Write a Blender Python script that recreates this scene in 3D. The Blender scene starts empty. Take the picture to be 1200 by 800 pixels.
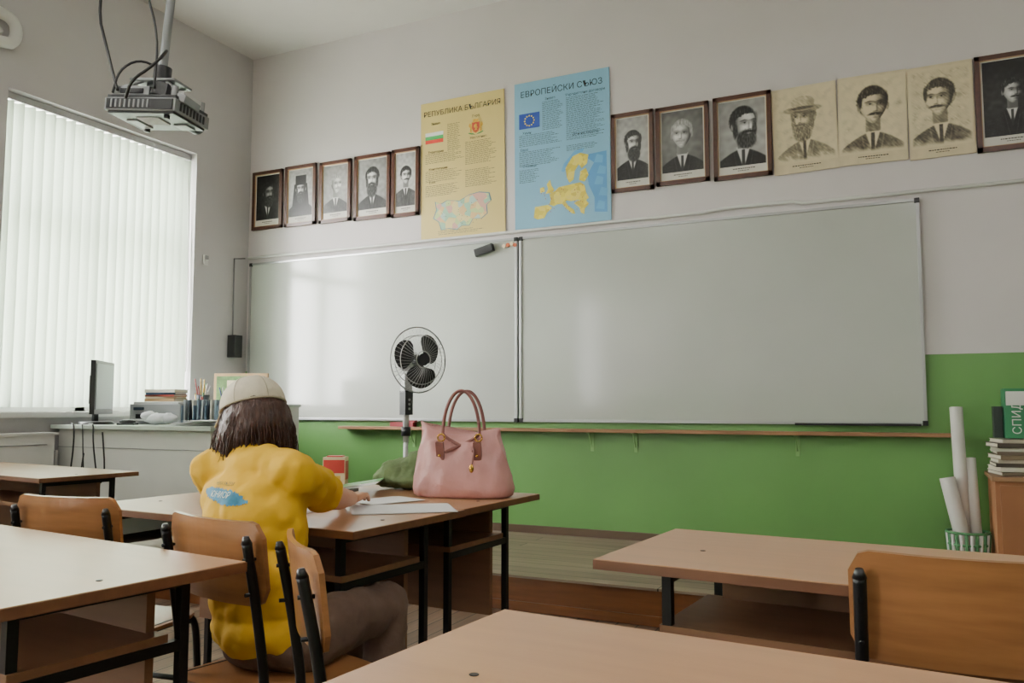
import bpy, bmesh, math, random
from mathutils import Vector, Matrix, Euler, noise
random.seed(7)
D=5.2; XL=-4.95; XR=2.4; YB=-4.0; ZC=3.98; H=1.03; POD=0.18
WORLD=58; FILL=27  # sky strength, then power of the added overhead fill
# ---------------------------------------------------------------- materials
def lin(c):
    if isinstance(c,str):
        c=[int(c[i:i+2],16)/255 for i in (0,2,4)]
    return tuple((x/12.92 if x<=.04045 else ((x+.055)/1.055)**2.4) for x in c)
MC={}
def mat(name,col,rough=.5,metal=0,var=.08,scale=4,bump=0,bscale=60,spec=.5,stretch=(1,1,1),trans=0,sheen=0,coat=0,bdist=.01):
    if name in MC: return MC[name]
    m=bpy.data.materials.new(name); m.use_nodes=True
    nt=m.node_tree; b=nt.nodes['Principled BSDF']
    c=lin(col)
    b.inputs['Roughness'].default_value=rough; b.inputs['Metallic'].default_value=metal
    b.inputs['Specular IOR Level'].default_value=spec
    if coat: b.inputs['Coat Weight'].default_value=coat; b.inputs['Coat Roughness'].default_value=.12
    if sheen: b.inputs['Sheen Weight'].default_value=sheen
    tc=nt.nodes.new('ShaderNodeTexCoord'); mp=nt.nodes.new('ShaderNodeMapping')
    mp.inputs['Scale'].default_value=stretch
    nt.links.new(tc.outputs['Object'],mp.inputs['Vector'])
    n=nt.nodes.new('ShaderNodeTexNoise'); n.inputs['Scale'].default_value=scale; n.inputs['Detail'].default_value=5
    nt.links.new(mp.outputs[0],n.inputs['Vector'])
    r=nt.nodes.new('ShaderNodeValToRGB')
    r.color_ramp.elements[0].position=.3; r.color_ramp.elements[1].position=.7
    r.color_ramp.elements[0].color=(*[x*(1-var) for x in c],1)
    r.color_ramp.elements[1].color=(*[min(1,x*(1+var)) for x in c],1)
    nt.links.new(n.outputs['Fac'],r.inputs['Fac']); nt.links.new(r.outputs[0],b.inputs['Base Color'])
    if bump:
        n2=nt.nodes.new('ShaderNodeTexNoise'); n2.inputs['Scale'].default_value=bscale; n2.inputs['Detail'].default_value=4
        nt.links.new(mp.outputs[0],n2.inputs['Vector'])
        bp=nt.nodes.new('ShaderNodeBump'); bp.inputs['Strength'].default_value=bump; bp.inputs['Distance'].default_value=bdist
        nt.links.new(n2.outputs['Fac'],bp.inputs['Height']); nt.links.new(bp.outputs[0],b.inputs['Normal'])
    MC[name]=m; return m

def wall_mat(name,base,green,zsplit):
    m=bpy.data.materials.new(name); m.use_nodes=True; nt=m.node_tree; b=nt.nodes['Principled BSDF']
    tc=nt.nodes.new('ShaderNodeTexCoord'); sp=nt.nodes.new('ShaderNodeSeparateXYZ')
    nt.links.new(tc.outputs['Object'],sp.inputs[0])
    gt=nt.nodes.new('ShaderNodeMath'); gt.operation='GREATER_THAN'; gt.inputs[1].default_value=zsplit
    nt.links.new(sp.outputs['Z'],gt.inputs[0])
    n=nt.nodes.new('ShaderNodeTexNoise'); n.inputs['Scale'].default_value=1.7; n.inputs['Detail'].default_value=6
    nt.links.new(tc.outputs['Object'],n.inputs['Vector'])
    def ramp(c,v):
        r=nt.nodes.new('ShaderNodeValToRGB'); c=lin(c)
        r.color_ramp.elements[0].position=.3; r.color_ramp.elements[1].position=.7
        r.color_ramp.elements[0].color=(*[x*(1-v) for x in c],1); r.color_ramp.elements[1].color=(*[min(1,x*(1+v)) for x in c],1)
        nt.links.new(n.outputs['Fac'],r.inputs['Fac']); return r
    r1=ramp(green,.07); r2=ramp(base,.03)
    mx=nt.nodes.new('ShaderNodeMix'); mx.data_type='RGBA'
    nt.links.new(gt.outputs[0],mx.inputs['Factor']); nt.links.new(r1.outputs[0],mx.inputs['A']); nt.links.new(r2.outputs[0],mx.inputs['B'])
    nt.links.new(mx.outputs['Result'],b.inputs['Base Color'])
    mr=nt.nodes.new('ShaderNodeMapRange'); mr.inputs['To Min'].default_value=.38; mr.inputs['To Max'].default_value=.85
    nt.links.new(gt.outputs[0],mr.inputs['Value']); nt.links.new(mr.outputs[0],b.inputs['Roughness'])
    n2=nt.nodes.new('ShaderNodeTexNoise'); n2.inputs['Scale'].default_value=14; n2.inputs['Detail'].default_value=6
    nt.links.new(tc.outputs['Object'],n2.inputs['Vector'])
    bp=nt.nodes.new('ShaderNodeBump'); bp.inputs['Strength'].default_value=.25; bp.inputs['Distance'].default_value=.006
    nt.links.new(n2.outputs['Fac'],bp.inputs['Height']); nt.links.new(bp.outputs[0],b.inputs['Normal'])
    return m

def plank_mat(name,c1,c2,rough,pw=.11,pl=1.6,along='x'):
    m=bpy.data.materials.new(name); m.use_nodes=True; nt=m.node_tree; b=nt.nodes['Principled BSDF']
    tc=nt.nodes.new('ShaderNodeTexCoord'); mp=nt.nodes.new('ShaderNodeMapping')
    if along=='y': mp.inputs['Rotation'].default_value=(0,0,math.pi/2)
    nt.links.new(tc.outputs['Object'],mp.inputs['Vector'])
    br=nt.nodes.new('ShaderNodeTexBrick'); br.inputs['Scale'].default_value=1
    br.inputs['Brick Width'].default_value=pl; br.inputs['Row Height'].default_value=pw
    br.inputs['Mortar Size'].default_value=.0035; br.inputs['Color1'].default_value=(*lin(c1),1); br.inputs['Color2'].default_value=(*lin(c2),1)
    br.inputs['Mortar'].default_value=(.015,.01,.008,1)
    nt.links.new(mp.outputs[0],br.inputs['Vector'])
    mp2=nt.nodes.new('ShaderNodeMapping'); mp2.inputs['Scale'].default_value=(1,14,14) 
    nt.links.new(mp.outputs[0],mp2.inputs['Vector'])
    n=nt.nodes.new('ShaderNodeTexNoise'); n.inputs['Scale'].default_value=3; n.inputs['Detail'].default_value=8
    nt.links.new(mp2.outputs[0],n.inputs['Vector'])
    mr=nt.nodes.new('ShaderNodeMapRange'); mr.inputs['To Min'].default_value=.45; mr.inputs['To Max'].default_value=1.4
    nt.links.new(n.outputs['Fac'],mr.inputs['Value'])
    mx=nt.nodes.new('ShaderNodeVectorMath'); mx.operation='SCALE'
    nt.links.new(br.outputs['Color'],mx.inputs[0]); nt.links.new(mr.outputs[0],mx.inputs['Scale'])
    nt.links.new(mx.outputs[0],b.inputs['Base Color']); b.inputs['Roughness'].default_value=rough
    bp=nt.nodes.new('ShaderNodeBump'); bp.inputs['Strength'].default_value=.3; bp.inputs['Distance'].default_value=.004
    nt.links.new(n.outputs['Fac'],bp.inputs['Height']); nt.links.new(bp.outputs[0],b.inputs['Normal'])
    return m

def voro_mat(name,cols,scale):
    m=bpy.data.materials.new(name); m.use_nodes=True; nt=m.node_tree; b=nt.nodes['Principled BSDF']
    tc=nt.nodes.new('ShaderNodeTexCoord'); v=nt.nodes.new('ShaderNodeTexVoronoi'); v.inputs['Scale'].default_value=scale
    nt.links.new(tc.outputs['Object'],v.inputs['Vector'])
    sp=nt.nodes.new('ShaderNodeSeparateColor'); nt.links.new(v.outputs['Color'],sp.inputs[0])
    r=nt.nodes.new('ShaderNodeValToRGB'); r.color_ramp.interpolation='CONSTANT'
    while len(r.color_ramp.elements)<len(cols): r.color_ramp.elements.new(.5)
    for i,c in enumerate(cols):
        r.color_ramp.elements[i].position=i/len(cols); r.color_ramp.elements[i].color=(*lin(c),1)
    nt.links.new(sp.outputs[0],r.inputs['Fac']); nt.links.new(r.outputs[0],b.inputs['Base Color'])
    b.inputs['Roughness'].default_value=.5
    return m
drawm=bpy.data.materials.new('printed_portrait'); drawm.use_nodes=True
_a=drawm.node_tree.nodes.new('ShaderNodeAttribute'); _a.attribute_name='Col'
drawm.node_tree.links.new(_a.outputs['Color'],drawm.node_tree.nodes['Principled BSDF'].inputs['Base Color']); drawm.node_tree.nodes['Principled BSDF'].inputs['Roughness'].default_value=.4

# ---------------------------------------------------------------- mesh builder
class MB:
    def __init__(s): s.bm=bmesh.new(); s.mats=[]
    def mi(s,m):
        if m not in s.mats: s.mats.append(m)
        return s.mats.index(m)
    def _add(s,verts,faces,m,smooth):
        k=s.mi(m); vs=[s.bm.verts.new(v) for v in verts]
        for f in faces:
            try:
                fa=s.bm.faces.new([vs[i] for i in f]); fa.material_index=k; fa.smooth=smooth
            except ValueError: pass
        return vs
    def box(s,c,sz,m,rot=None):
        R=rot if rot is not None else Matrix.Identity(3)
        if isinstance(rot,(tuple,list)): R=Euler(rot).to_matrix()
        c=Vector(c); vs=[]
        for dx in (-.5,.5):
            for dy in (-.5,.5):
                for dz in (-.5,.5): vs.append(c+R@Vector((dx*sz[0],dy*sz[1],dz*sz[2])))
        s._add(vs,[(0,1,3,2),(4,6,7,5),(0,4,5,1),(2,3,7,6),(0,2,6,4),(1,5,7,3)],m,False)
    def bb(s,x0,x1,y0,y1,z0,z1,m): s.box(((x0+x1)/2,(y0+y1)/2,(z0+z1)/2),(x1-x0,y1-y0,z1-z0),m)
    def cyl(s,p1,p2,r1,m,r2=None,n=16,smooth=True,caps=True):
        r2=r1 if r2 is None else r2; p1=Vector(p1);p2=Vector(p2); d=(p2-p1).normalized()
        a=d.orthogonal().normalized(); b=d.cross(a); vs=[]
        for p,r in((p1,r1),(p2,r2)):
            for i in range(n):
                t=2*math.pi*i/n; vs.append(p+r*(a*math.cos(t)+b*math.sin(t)))
        f=[(i,(i+1)%n,n+(i+1)%n,n+i) for i in range(n)]
        v=s._add(vs,f,m,smooth)
        if caps:
            k=s.mi(m)
            for q in(v[:n][::-1],v[n:]):
                fa=s.bm.faces.new(q); fa.material_index=k
    def sph(s,c,r,m,R=None,nu=20,nv=12,smooth=True):
        if not isinstance(r,(tuple,list)): r=(r,r,r)
        R=R if R is not None else Matrix.Identity(3); c=Vector(c)
        vs=[c+R@Vector((0,0,-r[2]))]
        for j in range(1,nv):
            ph=-math.pi/2+math.pi*j/nv
            for i in range(nu):
                t=2*math.pi*i/nu; vs.append(c+R@Vector((r[0]*math.cos(ph)*math.cos(t),r[1]*math.cos(ph)*math.sin(t),r[2]*math.sin(ph))))
        vs.append(c+R@Vector((0,0,r[2]))); f=[]
        for i in range(nu): f.append((0,1+(i+1)%nu,1+i))
        for j in range(nv-2):
            for i in range(nu):
                a=1+j*nu; f.append((a+i,a+(i+1)%nu,a+nu+(i+1)%nu,a+nu+i))
        a=1+(nv-2)*nu
        for i in range(nu): f.append((a+i,a+(i+1)%nu,len(vs)-1))
        s._add(vs,f,m,smooth)
    def caps(s,p1,r1,p2,r2,m):
        s.sph(p1,r1,m,nu=16,nv=10); s.sph(p2,r2,m,nu=16,nv=10); s.cyl(p1,p2,r1,m,r2)
    def chain(s,pts,m):
        for (p,r),(q,t) in zip(pts[:-1],pts[1:]): s.caps(p,r,q,t,m)
    def poly(s,pts,m): s._add([Vector(p) for p in pts],[tuple(range(len(pts)))],m,False)
    def tube(s,pts,r,m,n=10,smooth_pts=True):
        pts=[Vector(p) for p in pts]
        if smooth_pts and len(pts)>2:
            for _ in range(2):
                q=[pts[0]]
                for a,b in zip(pts[:-1],pts[1:]): q+= [a*.75+b*.25,a*.25+b*.75]
                q.append(pts[-1]); pts=q
        d=(pts[1]-pts[0]).normalized(); a=d.orthogonal().normalized(); vs=[]
        for i,p in enumerate(pts):
            if i==0: t=pts[1]-p
            elif i==len(pts)-1: t=p-pts[i-1]
            else: t=pts[i+1]-pts[i-1]
            t.normalize(); a=(a-t*a.dot(t)).normalized(); b=t.cross(a)
            for k in range(n):
                w=2*math.pi*k/n; vs.append(p+r*(a*math.cos(w)+b*math.sin(w)))
        f=[]
        for i in range(len(pts)-1):
            for k in range(n): f.append((i*n+k,i*n+(k+1)%n,(i+1)*n+(k+1)%n,(i+1)*n+k))
        f.append(tuple(range(n))[::-1]); f.append(tuple((len(pts)-1)*n+k for k in range(n)))
        s._add(vs,f,m,True)
    def plate(s,W,Hh,r,bow,th,m,M,nx=18):
        vs=[]; f=[]
        for side in(0,1):
            for i in range(nx+1):
                x=-W+2*W*i/nx; x=W*math.copysign(abs(x/W)**.8,x) if x else 0
                e=max(0,abs(x)-(W-r)); h=Hh-r+math.sqrt(max(0,r*r-e*e))
                for j in range(7):
                    z=-h+2*h*j/6
                    vs.append(M@Vector((x,bow*(x/W)**2+(th if side else 0),z)))
        N=(nx+1)*7
        for i in range(nx):
            for j in range(6):
                a=i*7+j; f.append((a,a+7,a+8,a+1)); f.append((N+a,N+a+1,N+a+8,N+a+7))
        for i in range(nx):
            a=i*7; f.append((a,N+a,N+a+7,a+7)); a+=6; f.append((a,a+7,N+a+7,N+a))
        for a0 in(0,nx*7):
            for j in range(6):
                a=a0+j; f.append((a,a+1,N+a+1,N+a) if a0==0 else (a,N+a,N+a+1,a+1))
        s._add(vs,f,m,False)
    def done(s,name,M=None,bevel=0,parent=None,recalc=True):
        if recalc: bmesh.ops.recalc_face_normals(s.bm,faces=s.bm.faces)
        me=bpy.data.meshes.new(name); s.bm.to_mesh(me); s.bm.free()
        for m in s.mats: me.materials.append(m)
        o=bpy.data.objects.new(name,me); bpy.context.collection.objects.link(o)
        if M is not None: o.matrix_world=M
        if parent: o.parent=parent
        if bevel:
            b=o.modifiers.new('Bevel','BEVEL'); b.width=bevel; b.segments=2; b.limit_method='ANGLE'; b.angle_limit=math.radians(50)
        return o
def TR(x,y,z=0,rz=0): return Matrix.Translation((x,y,z))@Matrix.Rotation(math.radians(rz),4,'Z')
def empty(name,loc=(0,0,0)):
    e=bpy.data.objects.new(name,None); e.location=loc; bpy.context.collection.objects.link(e); e.empty_display_size=.1; return e
def text(s,size,loc,m,parent,name='text',rot=(math.pi/2,0,0),align='CENTER'):
    c=bpy.data.curves.new(name,'FONT'); c.body=s; c.size=size; c.align_x=align; c.extrude=.0003
    c.materials.append(m); o=bpy.data.objects.new(name,c); o.location=loc; o.rotation_euler=rot
    bpy.context.collection.objects.link(o); o.parent=parent; return o

white_plaster=mat('ceiling_plaster','dcd9d6',.9,var=.02,bump=.15,bscale=12)
front_m=wall_mat('wall_paint','cfc9c9','61904f',1.326)
frame_white=mat('white_paint','d8d8d4',.45,var=.03)
black_metal=mat('black_metal','111214',.38,metal=.3,var=.1)
dark_plastic=mat('dark_plastic','17181b',.4,var=.1)
grey_plastic=mat('grey_plastic','8b8e90',.45)
alu=mat('aluminium','a9aaab',.35,metal=.8,var=.05)
beech=mat('beech_laminate','ad8462',.28,var=.07,scale=3,stretch=(1,9,9),bump=.02,spec=.5)
edge=mat('desk_edge','68432b',.45,var=.15,scale=3,stretch=(1,12,12))
panel_m=mat('desk_panel','745036',.5,var=.12,scale=3,stretch=(1,9,9))
ply=mat('chair_plywood','93653e',.28,var=.2,scale=3,stretch=(2,2,16),coat=.3)
# ---------------------------------------------------------------- room
b=MB(); b.bb(XL-.4,XR+.2,YB-.2,D+.2,-.12,0,plank_mat('floor_planks','7d6350','6a513f',.5,.1,1.9,'y')); b.done('floor')
b=MB(); b.bb(XL-.4,XR+.2,YB-.2,D+.2,ZC,ZC+.15,white_plaster); b.done('ceiling')
b=MB(); b.bb(XL-.4,XR+.2,D,D+.2,0,ZC,front_m); b.done('wall_front')
b=MB(); b.bb(XR,XR+.2,YB,D,0,ZC,front_m); b.done('wall_right')
b=MB(); b.bb(XL-.4,XR+.2,YB-.2,YB,0,ZC,front_m); b.done('wall_back')
wins=[(3.12,4.62),(.8,2.3),(-2.1,-.45),(-3.8,-2.7)]; WZ0,WZ1=1.0,3.0
left_m=wall_mat('wall_paint_left','c3c0c1','5c9c48',-1.0)
b=MB(); ys=[YB]+[v for w in sorted(wins) for v in w]+[D]
for i in range(0,len(ys),2): b.bb(XL-.35,XL,ys[i],ys[i+1],0,ZC,left_m)
for w in wins:
    b.bb(XL-.35,XL,w[0],w[1],0,WZ0,left_m); b.bb(XL-.35,XL,w[0],w[1],WZ1,ZC,left_m)
b.done('wall_left')
pod_m=plank_mat('podium_planks','8f7c6c','7a695b',.42,.12,2.2,'x'); ris=plank_mat('podium_riser_wood','7a4826','663a1e',.4,.2,3,'x')
b=MB(); b.bb(XL,XR,3.88,D,0,POD-.012,ris); b.bb(XL,XR,3.865,D,POD-.012,POD,pod_m)
b.bb(XL,-3.35,3.28,3.88,0,POD-.012,ris); b.bb(XL,-3.34,3.265,3.865,POD-.012,POD,pod_m)
b.bb(-3.3,XR,3.868,3.884,.005,.05,ris)
b.done('podium')
b=MB(); b.bb(XL+.01,XR,D-.018,D,POD,POD+.05,mat('baseboard_wood','5a4636',.5)); b.done('baseboard_front')
# windows
def blind_mat():
    m=bpy.data.materials.new('blind_fabric'); m.use_nodes=True
    nt=m.node_tree; nt.nodes.clear(); o_=nt.nodes.new('ShaderNodeOutputMaterial'); mx=nt.nodes.new('ShaderNodeMixShader'); df=nt.nodes.new('ShaderNodeBsdfDiffuse'); tl=nt.nodes.new('ShaderNodeBsdfTranslucent')
    nn=nt.nodes.new('ShaderNodeTexNoise'); nn.inputs['Scale'].default_value=300
    rr=nt.nodes.new('ShaderNodeValToRGB'); rr.color_ramp.elements[0].color=(.68,.74,.67,1); rr.color_ramp.elements[1].color=(.79,.83,.77,1)
    nt.links.new(nn.outputs['Fac'],rr.inputs['Fac'])
    for q in(df,tl): nt.links.new(rr.outputs[0],q.inputs['Color'])
    mx.inputs[0].default_value=.62; nt.links.new(df.outputs[0],mx.inputs[1]); nt.links.new(tl.outputs[0],mx.inputs[2]); nt.links.new(mx.outputs[0],o_.inputs[0]); return m
blind=blind_mat()
for k,w in enumerate(wins):
    b=MB(); x0,x1=XL-.29,XL-.23; y0,y1=w
    t=.06
    for (a,c,e,f) in((y0,y0+t,WZ0,WZ1),(y1-t,y1,WZ0,WZ1),(y0,y1,WZ0,WZ0+t),(y0,y1,WZ1-t,WZ1),((y0+y1)/2-.04,(y0+y1)/2+.04,WZ0,WZ1),(y0,y1,2.25,2.32)):
        b.bb(x0,x1,a,c,e,f,frame_white)
    b.bb(XL-.23,XL+.06,y0-.04,y1+.04,WZ0-.035,WZ0,frame_white)
    b.done('window_%d'%(k+1),bevel=.004)
def blinds(y0,y1,ang):
    b=MB(); b.bb(XL-.10,XL-.05,y0+.01,y1-.01,WZ1-.05,WZ1-.005,alu)
    n=int((y1-y0-.06)/.070)
    for i in range(n+1):
        y=y0+.04+i*(y1-y0-.08)/n
        R=Matrix.Rotation(math.radians(ang+random.uniform(-9,9)),3,'Z')
        b.box((XL-.075,y,(WZ1-.055+WZ0+.03)/2),(.0012,.084,WZ1-WZ0-.085),blind,R)
    b.tube([(XL-.07,y1-.02,WZ1-.06),(XL-.03,y1-.02,2),(XL-.03,y1-.02,1.3)],.004,frame_white,6)
    b.done('vertical_blinds')
blinds(*wins[0],-45); blinds(*wins[1],62); blinds(*wins[2],55)
b=MB(); b.bb(-60,XL-.5,-40,50,-4.2,-4.0,mat('pavement_outside','b8bcae',.9,var=.1)); b.done('ground_outside')
# ---------------------------------------------------------------- boards
wb=bpy.data.materials.new('whiteboard_enamel'); wb.use_nodes=True; nt=wb.node_tree; p=nt.nodes['Principled BSDF']
tc=nt.nodes.new('ShaderNodeTexCoord'); n=nt.nodes.new('ShaderNodeTexNoise'); n.inputs['Scale'].default_value=2.2; n.inputs['Detail'].default_value=7
nt.links.new(tc.outputs['Object'],n.inputs['Vector']); r=nt.nodes.new('ShaderNodeValToRGB')
r.color_ramp.elements[0].color=(*lin('acb0a9'),1); r.color_ramp.elements[1].color=(*lin('b8bbb4'),1)
nt.links.new(n.outputs['Fac'],r.inputs['Fac']); nt.links.new(r.outputs[0],p.inputs['Base Color'])
mr=nt.nodes.new('ShaderNodeMapRange'); mr.inputs['To Min'].default_value=.09; mr.inputs['To Max'].default_value=.17
nt.links.new(n.outputs['Fac'],mr.inputs['Value']); nt.links.new(mr.outputs[0],p.inputs['Roughness']); p.inputs['Specular IOR Level'].default_value=.42
n2=nt.nodes.new('ShaderNodeTexNoise'); n2.inputs['Scale'].default_value=1.1
nt.links.new(tc.outputs['Object'],n2.inputs['Vector']); bp=nt.nodes.new('ShaderNodeBump'); bp.inputs['Strength'].default_value=.12; bp.inputs['Distance'].default_value=.03
nt.links.new(n2.outputs['Fac'],bp.inputs['Height']); nt.links.new(bp.outputs[0],p.inputs['Normal'])
def board(x0,x1,z0,z1):
    b=MB(); b.bb(x0+.01,x1-.01,D-.022,D-.002,z0+.01,z1-.01,wb); t=.018
    for q in((x0,x1,z0,z0+t),(x0,x1,z1-t,z1),(x0,x0+t,z0,z1),(x1-t,x1,z0,z1)): b.bb(q[0],q[1],D-.03,D-.002,q[2],q[3],alu)
    for cx in(x0,x1):
        for cz in(z0,z1): b.box((cx+(.012 if cx==x0 else -.012),D-.02,cz+(.012 if cz==z0 else -.012)),(.028,.028,.028),dark_plastic)
    b.done('whiteboard',bevel=.002)
board(-4.905,-2.447,.929,2.218); board(-2.432,.083,.929,2.218)
b=MB(); b.bb(-.62,.05,D-.06,D-.03,.925,.938,dark_plastic); b.done('pen_tray')
shelf_m=mat('shelf_wood','8a6444',.5,var=.15,scale=3,stretch=(1,10,10))
b=MB(); b.bb(-3.92,.215,D-.10,D,.866,.888,shelf_m)
for x in(-3.3,-1.91,-1.61,-.614):
    b.bb(x-.012,x+.012,D-.006,D,.74,.866,mat('bracket_green','7ba765',.5)); b.bb(x-.012,x+.012,D-.085,D,.858,.866,MC['bracket_green'])
    b.cyl((x,D-.01,.77),(x,D-.07,.86),.005,MC['bracket_green'])
b.done('board_ledge_shelf',bevel=.002)
b=MB(); b.tube([(XL+.02,D-.02,2.268),(-3.9,D-.02,2.262),(-1.2,D-.02,2.262),(-1.15,D-.02,2.262),(-1.0,D-.02,2.275),(-.6,D-.02,2.275),(-.55,D-.02,2.258),(XR,D-.02,2.262)],.011,frame_white,8,False)
b.done('trim_cable_conduit')
R=Euler((0,math.radians(-14),0)).to_matrix()
b=MB(); b.box((-2.70,D-.045,2.145),(.15,.035,.055),dark_plastic,R); b.box((-2.70,D-.028,2.145),(.145,.008,.05),grey_plastic,R); b.done('board_eraser',bevel=.008)
b=MB()
for i,(x,z) in enumerate(((-2.52,2.17),(-2.49,2.175),(-2.465,2.165),(-2.55,2.165))): b.cyl((x,D-.024,z),(x,D-.036,z),.014,mat('magnet_%d'%(i%2),('b0552c','e6d2b0')[i%2],.4),n=12)
b.done('board_magnets')
# ---------------------------------------------------------------- portraits (flat prints, tone stored per vertex)
frame_br=mat('frame_brown','4a2a1e',.35,var=.2,scale=30)
bead=mat('frame_bead','b08f6a',.4)
def ss(a,b,x):
    t=(x-a)/(b-a); t=0 if t<0 else 1 if t>1 else t
    return t*t*(3-2*t)
def painter(P):
    bg=P.get('bg',.7); hair=P.get('hair',.1); beard=P.get('beard',0); must=P.get('must',1); turn=P.get('turn',0); hat=P.get('hat',0); bald=P.get('bald',0)
    suit=P.get('suit',.12); light=P.get('light',1); sk=P.get('sk',.80); seed=P.get('seed',0); sketch=P.get('sketch',0); hs=P.get('hs',.94); part=P.get('part',.25)
    fz=.30; fx=.06*turn; dx=fx+.10*turn
    def ell(x,z,cx,cz,rx,rz,e=.12):
        return 1-ss(1-e,1+e,math.sqrt(((x-cx)/rx)**2+((z-cz)/rz)**2))
    def f(x,z):
        nz=noise.noise(Vector((x*5+seed,z*5,0))); nf=noise.noise(Vector((x*16+seed,z*16,3))); nh=noise.noise(Vector((x*30+seed,z*9,5)))
        t=bg+.09*nz-(.22*(x*x+z*z*.5) if not sketch else 0)*.6+(.10*ss(0,1,-light*x) if not sketch else 0)
        s=-.42-.50*abs(x-.02)**1.7-.1*abs(x); m=1-ss(-.03,.03,z-s)
        if sketch: m*=ss(-1.25,-.75,z-.2*nz)
        st=suit+.07*nf+.16*ss(.2,.9,light*x)*.6+.07*nz
        ax=abs(x-fx*.3)
        st+=.14*(1-ss(0,.03,abs(ax-.30-.18*(z+.45))))*(z<-.5)-.06*ss(.34,.30,ax)
        t=t+(st-t)*m
        v=.18+.30*(z+.45); mv=(1-ss(v-.02,v+.03,ax))*(z<-.38)*(1-ss(-.35,-.30,z)) if v>0 else 0
        t=t+(.84-t)*mv
        tie=(1-ss(.035,.06,abs(x-fx*.3)))*(z<-.46)*(ax<.2)
        if z<-.46 and z>-1.15: t=t+(.12-t)*tie*.95
        mn=(1-ss(.17,.21,abs(x-fx*.6)))*(z<.05)*(1-ss(.0,.04,-.40-z)); t=t+((sk-.34+.1*ss(0,-.2,light*x))-t)*mn
        if hat==2:
            veil=(1-ss(.0,.04,abs(x)-(.48+.25*(.6-z)*.45)))*(z<.62); t=t+(.08+.04*nz-t)*veil
        if not bald: t=t+(hair+.16*nh-t)*ell(x+.0,z,fx-.05*turn,fz+.13,.42*hs+.03*nf,.485*hs,.09)
        for sg in(-1,1):
            if sg*turn<.6: t=t+((sk-.20)-t)*ell(x,z,fx+sg*.36,fz-.02,.05,.12,.25)
        wz=.345-.10*ss(.0,-.5,z-fz)
        d=math.sqrt(((x-fx)/wz)**2+((z-fz)/.49)**2); m=1-ss(.95,1.03,d)
        face=sk+.10-.52*ss(-.15,1.0,light*(x-fx)/wz)-.20*ss(.6,1,d)+.05*nf
        for sg in(-1,1):
            ex=dx+sg*.138; ez=fz+.06
            face-=.30*ell(x,z,ex-sg*.01,ez+.022,.11,.08,.8)
            face+=.11*ell(x,z,dx+sg*.18,fz-.09,.09,.08,.9)
            if ell(x,z,ex,ez,.062,.026,.3)>0: 
                face+=(.62-face)*ell(x,z,ex,ez,.050,.018,.4)*.5
                face+=(.05-face)*ell(x,z,ex+.008*turn,ez+.002,.026,.024,.5)
            face+=(.12-face)*ell(x,z,ex,ez+.024,.066,.011,.7)*.75
            br=ell(x,z,ex+sg*.01,ez+.082-.18*abs(x-ex),.105,.020,.9); face+=(max(.08,hair*.8)-face)*br*.7
        nx_=x-(dx+.025*turn); face-=.24*(1-ss(0,.05,abs(nx_-.035*light)))*ss(fz-.17,fz-.10,z)*(1-ss(fz+.0,fz+.12,z))
        face+=.12*(1-ss(0,.03,abs(nx_)))*ss(fz-.15,fz-.1,z)*(1-ss(fz,fz+.1,z))
        face-=.38*ell(x,z,dx+.02*turn,fz-.150,.062,.018,.8)
        face-=.12*(1-ss(0,.03,abs(abs(x-dx)-.13-.12*(fz-.12-z))))*ss(fz-.3,fz-.2,z)*(1-ss(fz-.16,fz-.1,z))
        face-=.35*ell(x,z,dx,fz-.262,.085,.012,.7); face-=.16*ell(x,z,dx,fz-.32,.07,.03,.7); face+=.08*ell(x,z,dx,fz-.37,.07,.04,.8)
        t=t+(face-t)*m
        if not bald:
            hl=fz+.33-1.0*(x-fx)**2+.06*nf+.20*turn*(x-fx)-.05*abs(x-fx-part*.5)
            mh=ss(-.04,.04,z-hl)*ell(x,z,fx-.03*turn,fz+.14,.405*hs,.475*hs,.09); t=t+(hair+.26*nh+.16*ss(.3,1,-light*(x-fx)/.35)-t)*mh
            for sg in(-1,1): t=t+(hair+.12*nh-t)*ell(x,z,fx+sg*.335,fz+.17,.05,.20,.35)*(1 if sg*turn<.8 else .3)
        hc=max(.07,hair)
        if beard:
            bz=fz-.40-.10*beard; mb=ell(x,z,dx*.6,bz,.29+.03*nh,.24+.10*beard+.03*nf,.16+.08*abs(nh))
            mb=max(mb,ell(x,z,fx-.285,fz-.16,.07,.25,.35),ell(x,z,fx+.285,fz-.16,.07,.25,.35)) 
            keep=ell(x,z,dx,fz-.262,.075,.03,.4); t=t+(hc+.28*nh+.08-.16*light*x-t)*mb*(1-.6*keep)
        if must:
            mm=max(ell(x,z,dx-.070,fz-.208-.30*abs(x-dx)*.5,.115,.036,.5),ell(x,z,dx+.070,fz-.208-.30*abs(x-dx)*.5,.115,.036,.5)); t=t+(hc+.14*nh-t)*mm
        if hat==1:
            t=t+(.55+.05*nf-t)*ell(x,z,fx,fz+.30,.60,.13,.1); t=t+(.70-.25*ss(0,.5,x*light)-t)*ell(x,z,fx+.02,fz+.50,.37,.25,.08); t=t+(.25-t)*ell(x,z,fx,fz+.345,.37,.055,.2)
            t-=.2*ell(x,z,fx,fz+.20,.34,.07,.5)
        if hat==2:
            mk=(1-ss(.40,.43,abs(x-fx)))*ss(fz+.24,fz+.27,z)*(1-ss(fz+.84,fz+.88,z)); t=t+(.07+.05*nf-t)*mk
        if sketch:
            hch=noise.noise(Vector(((x+z)*22,(x-z)*4,seed))); t+=.20*hch*(1 if t<.75 else .2)
        return max(.02,min(.96,t))
    return f
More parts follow.
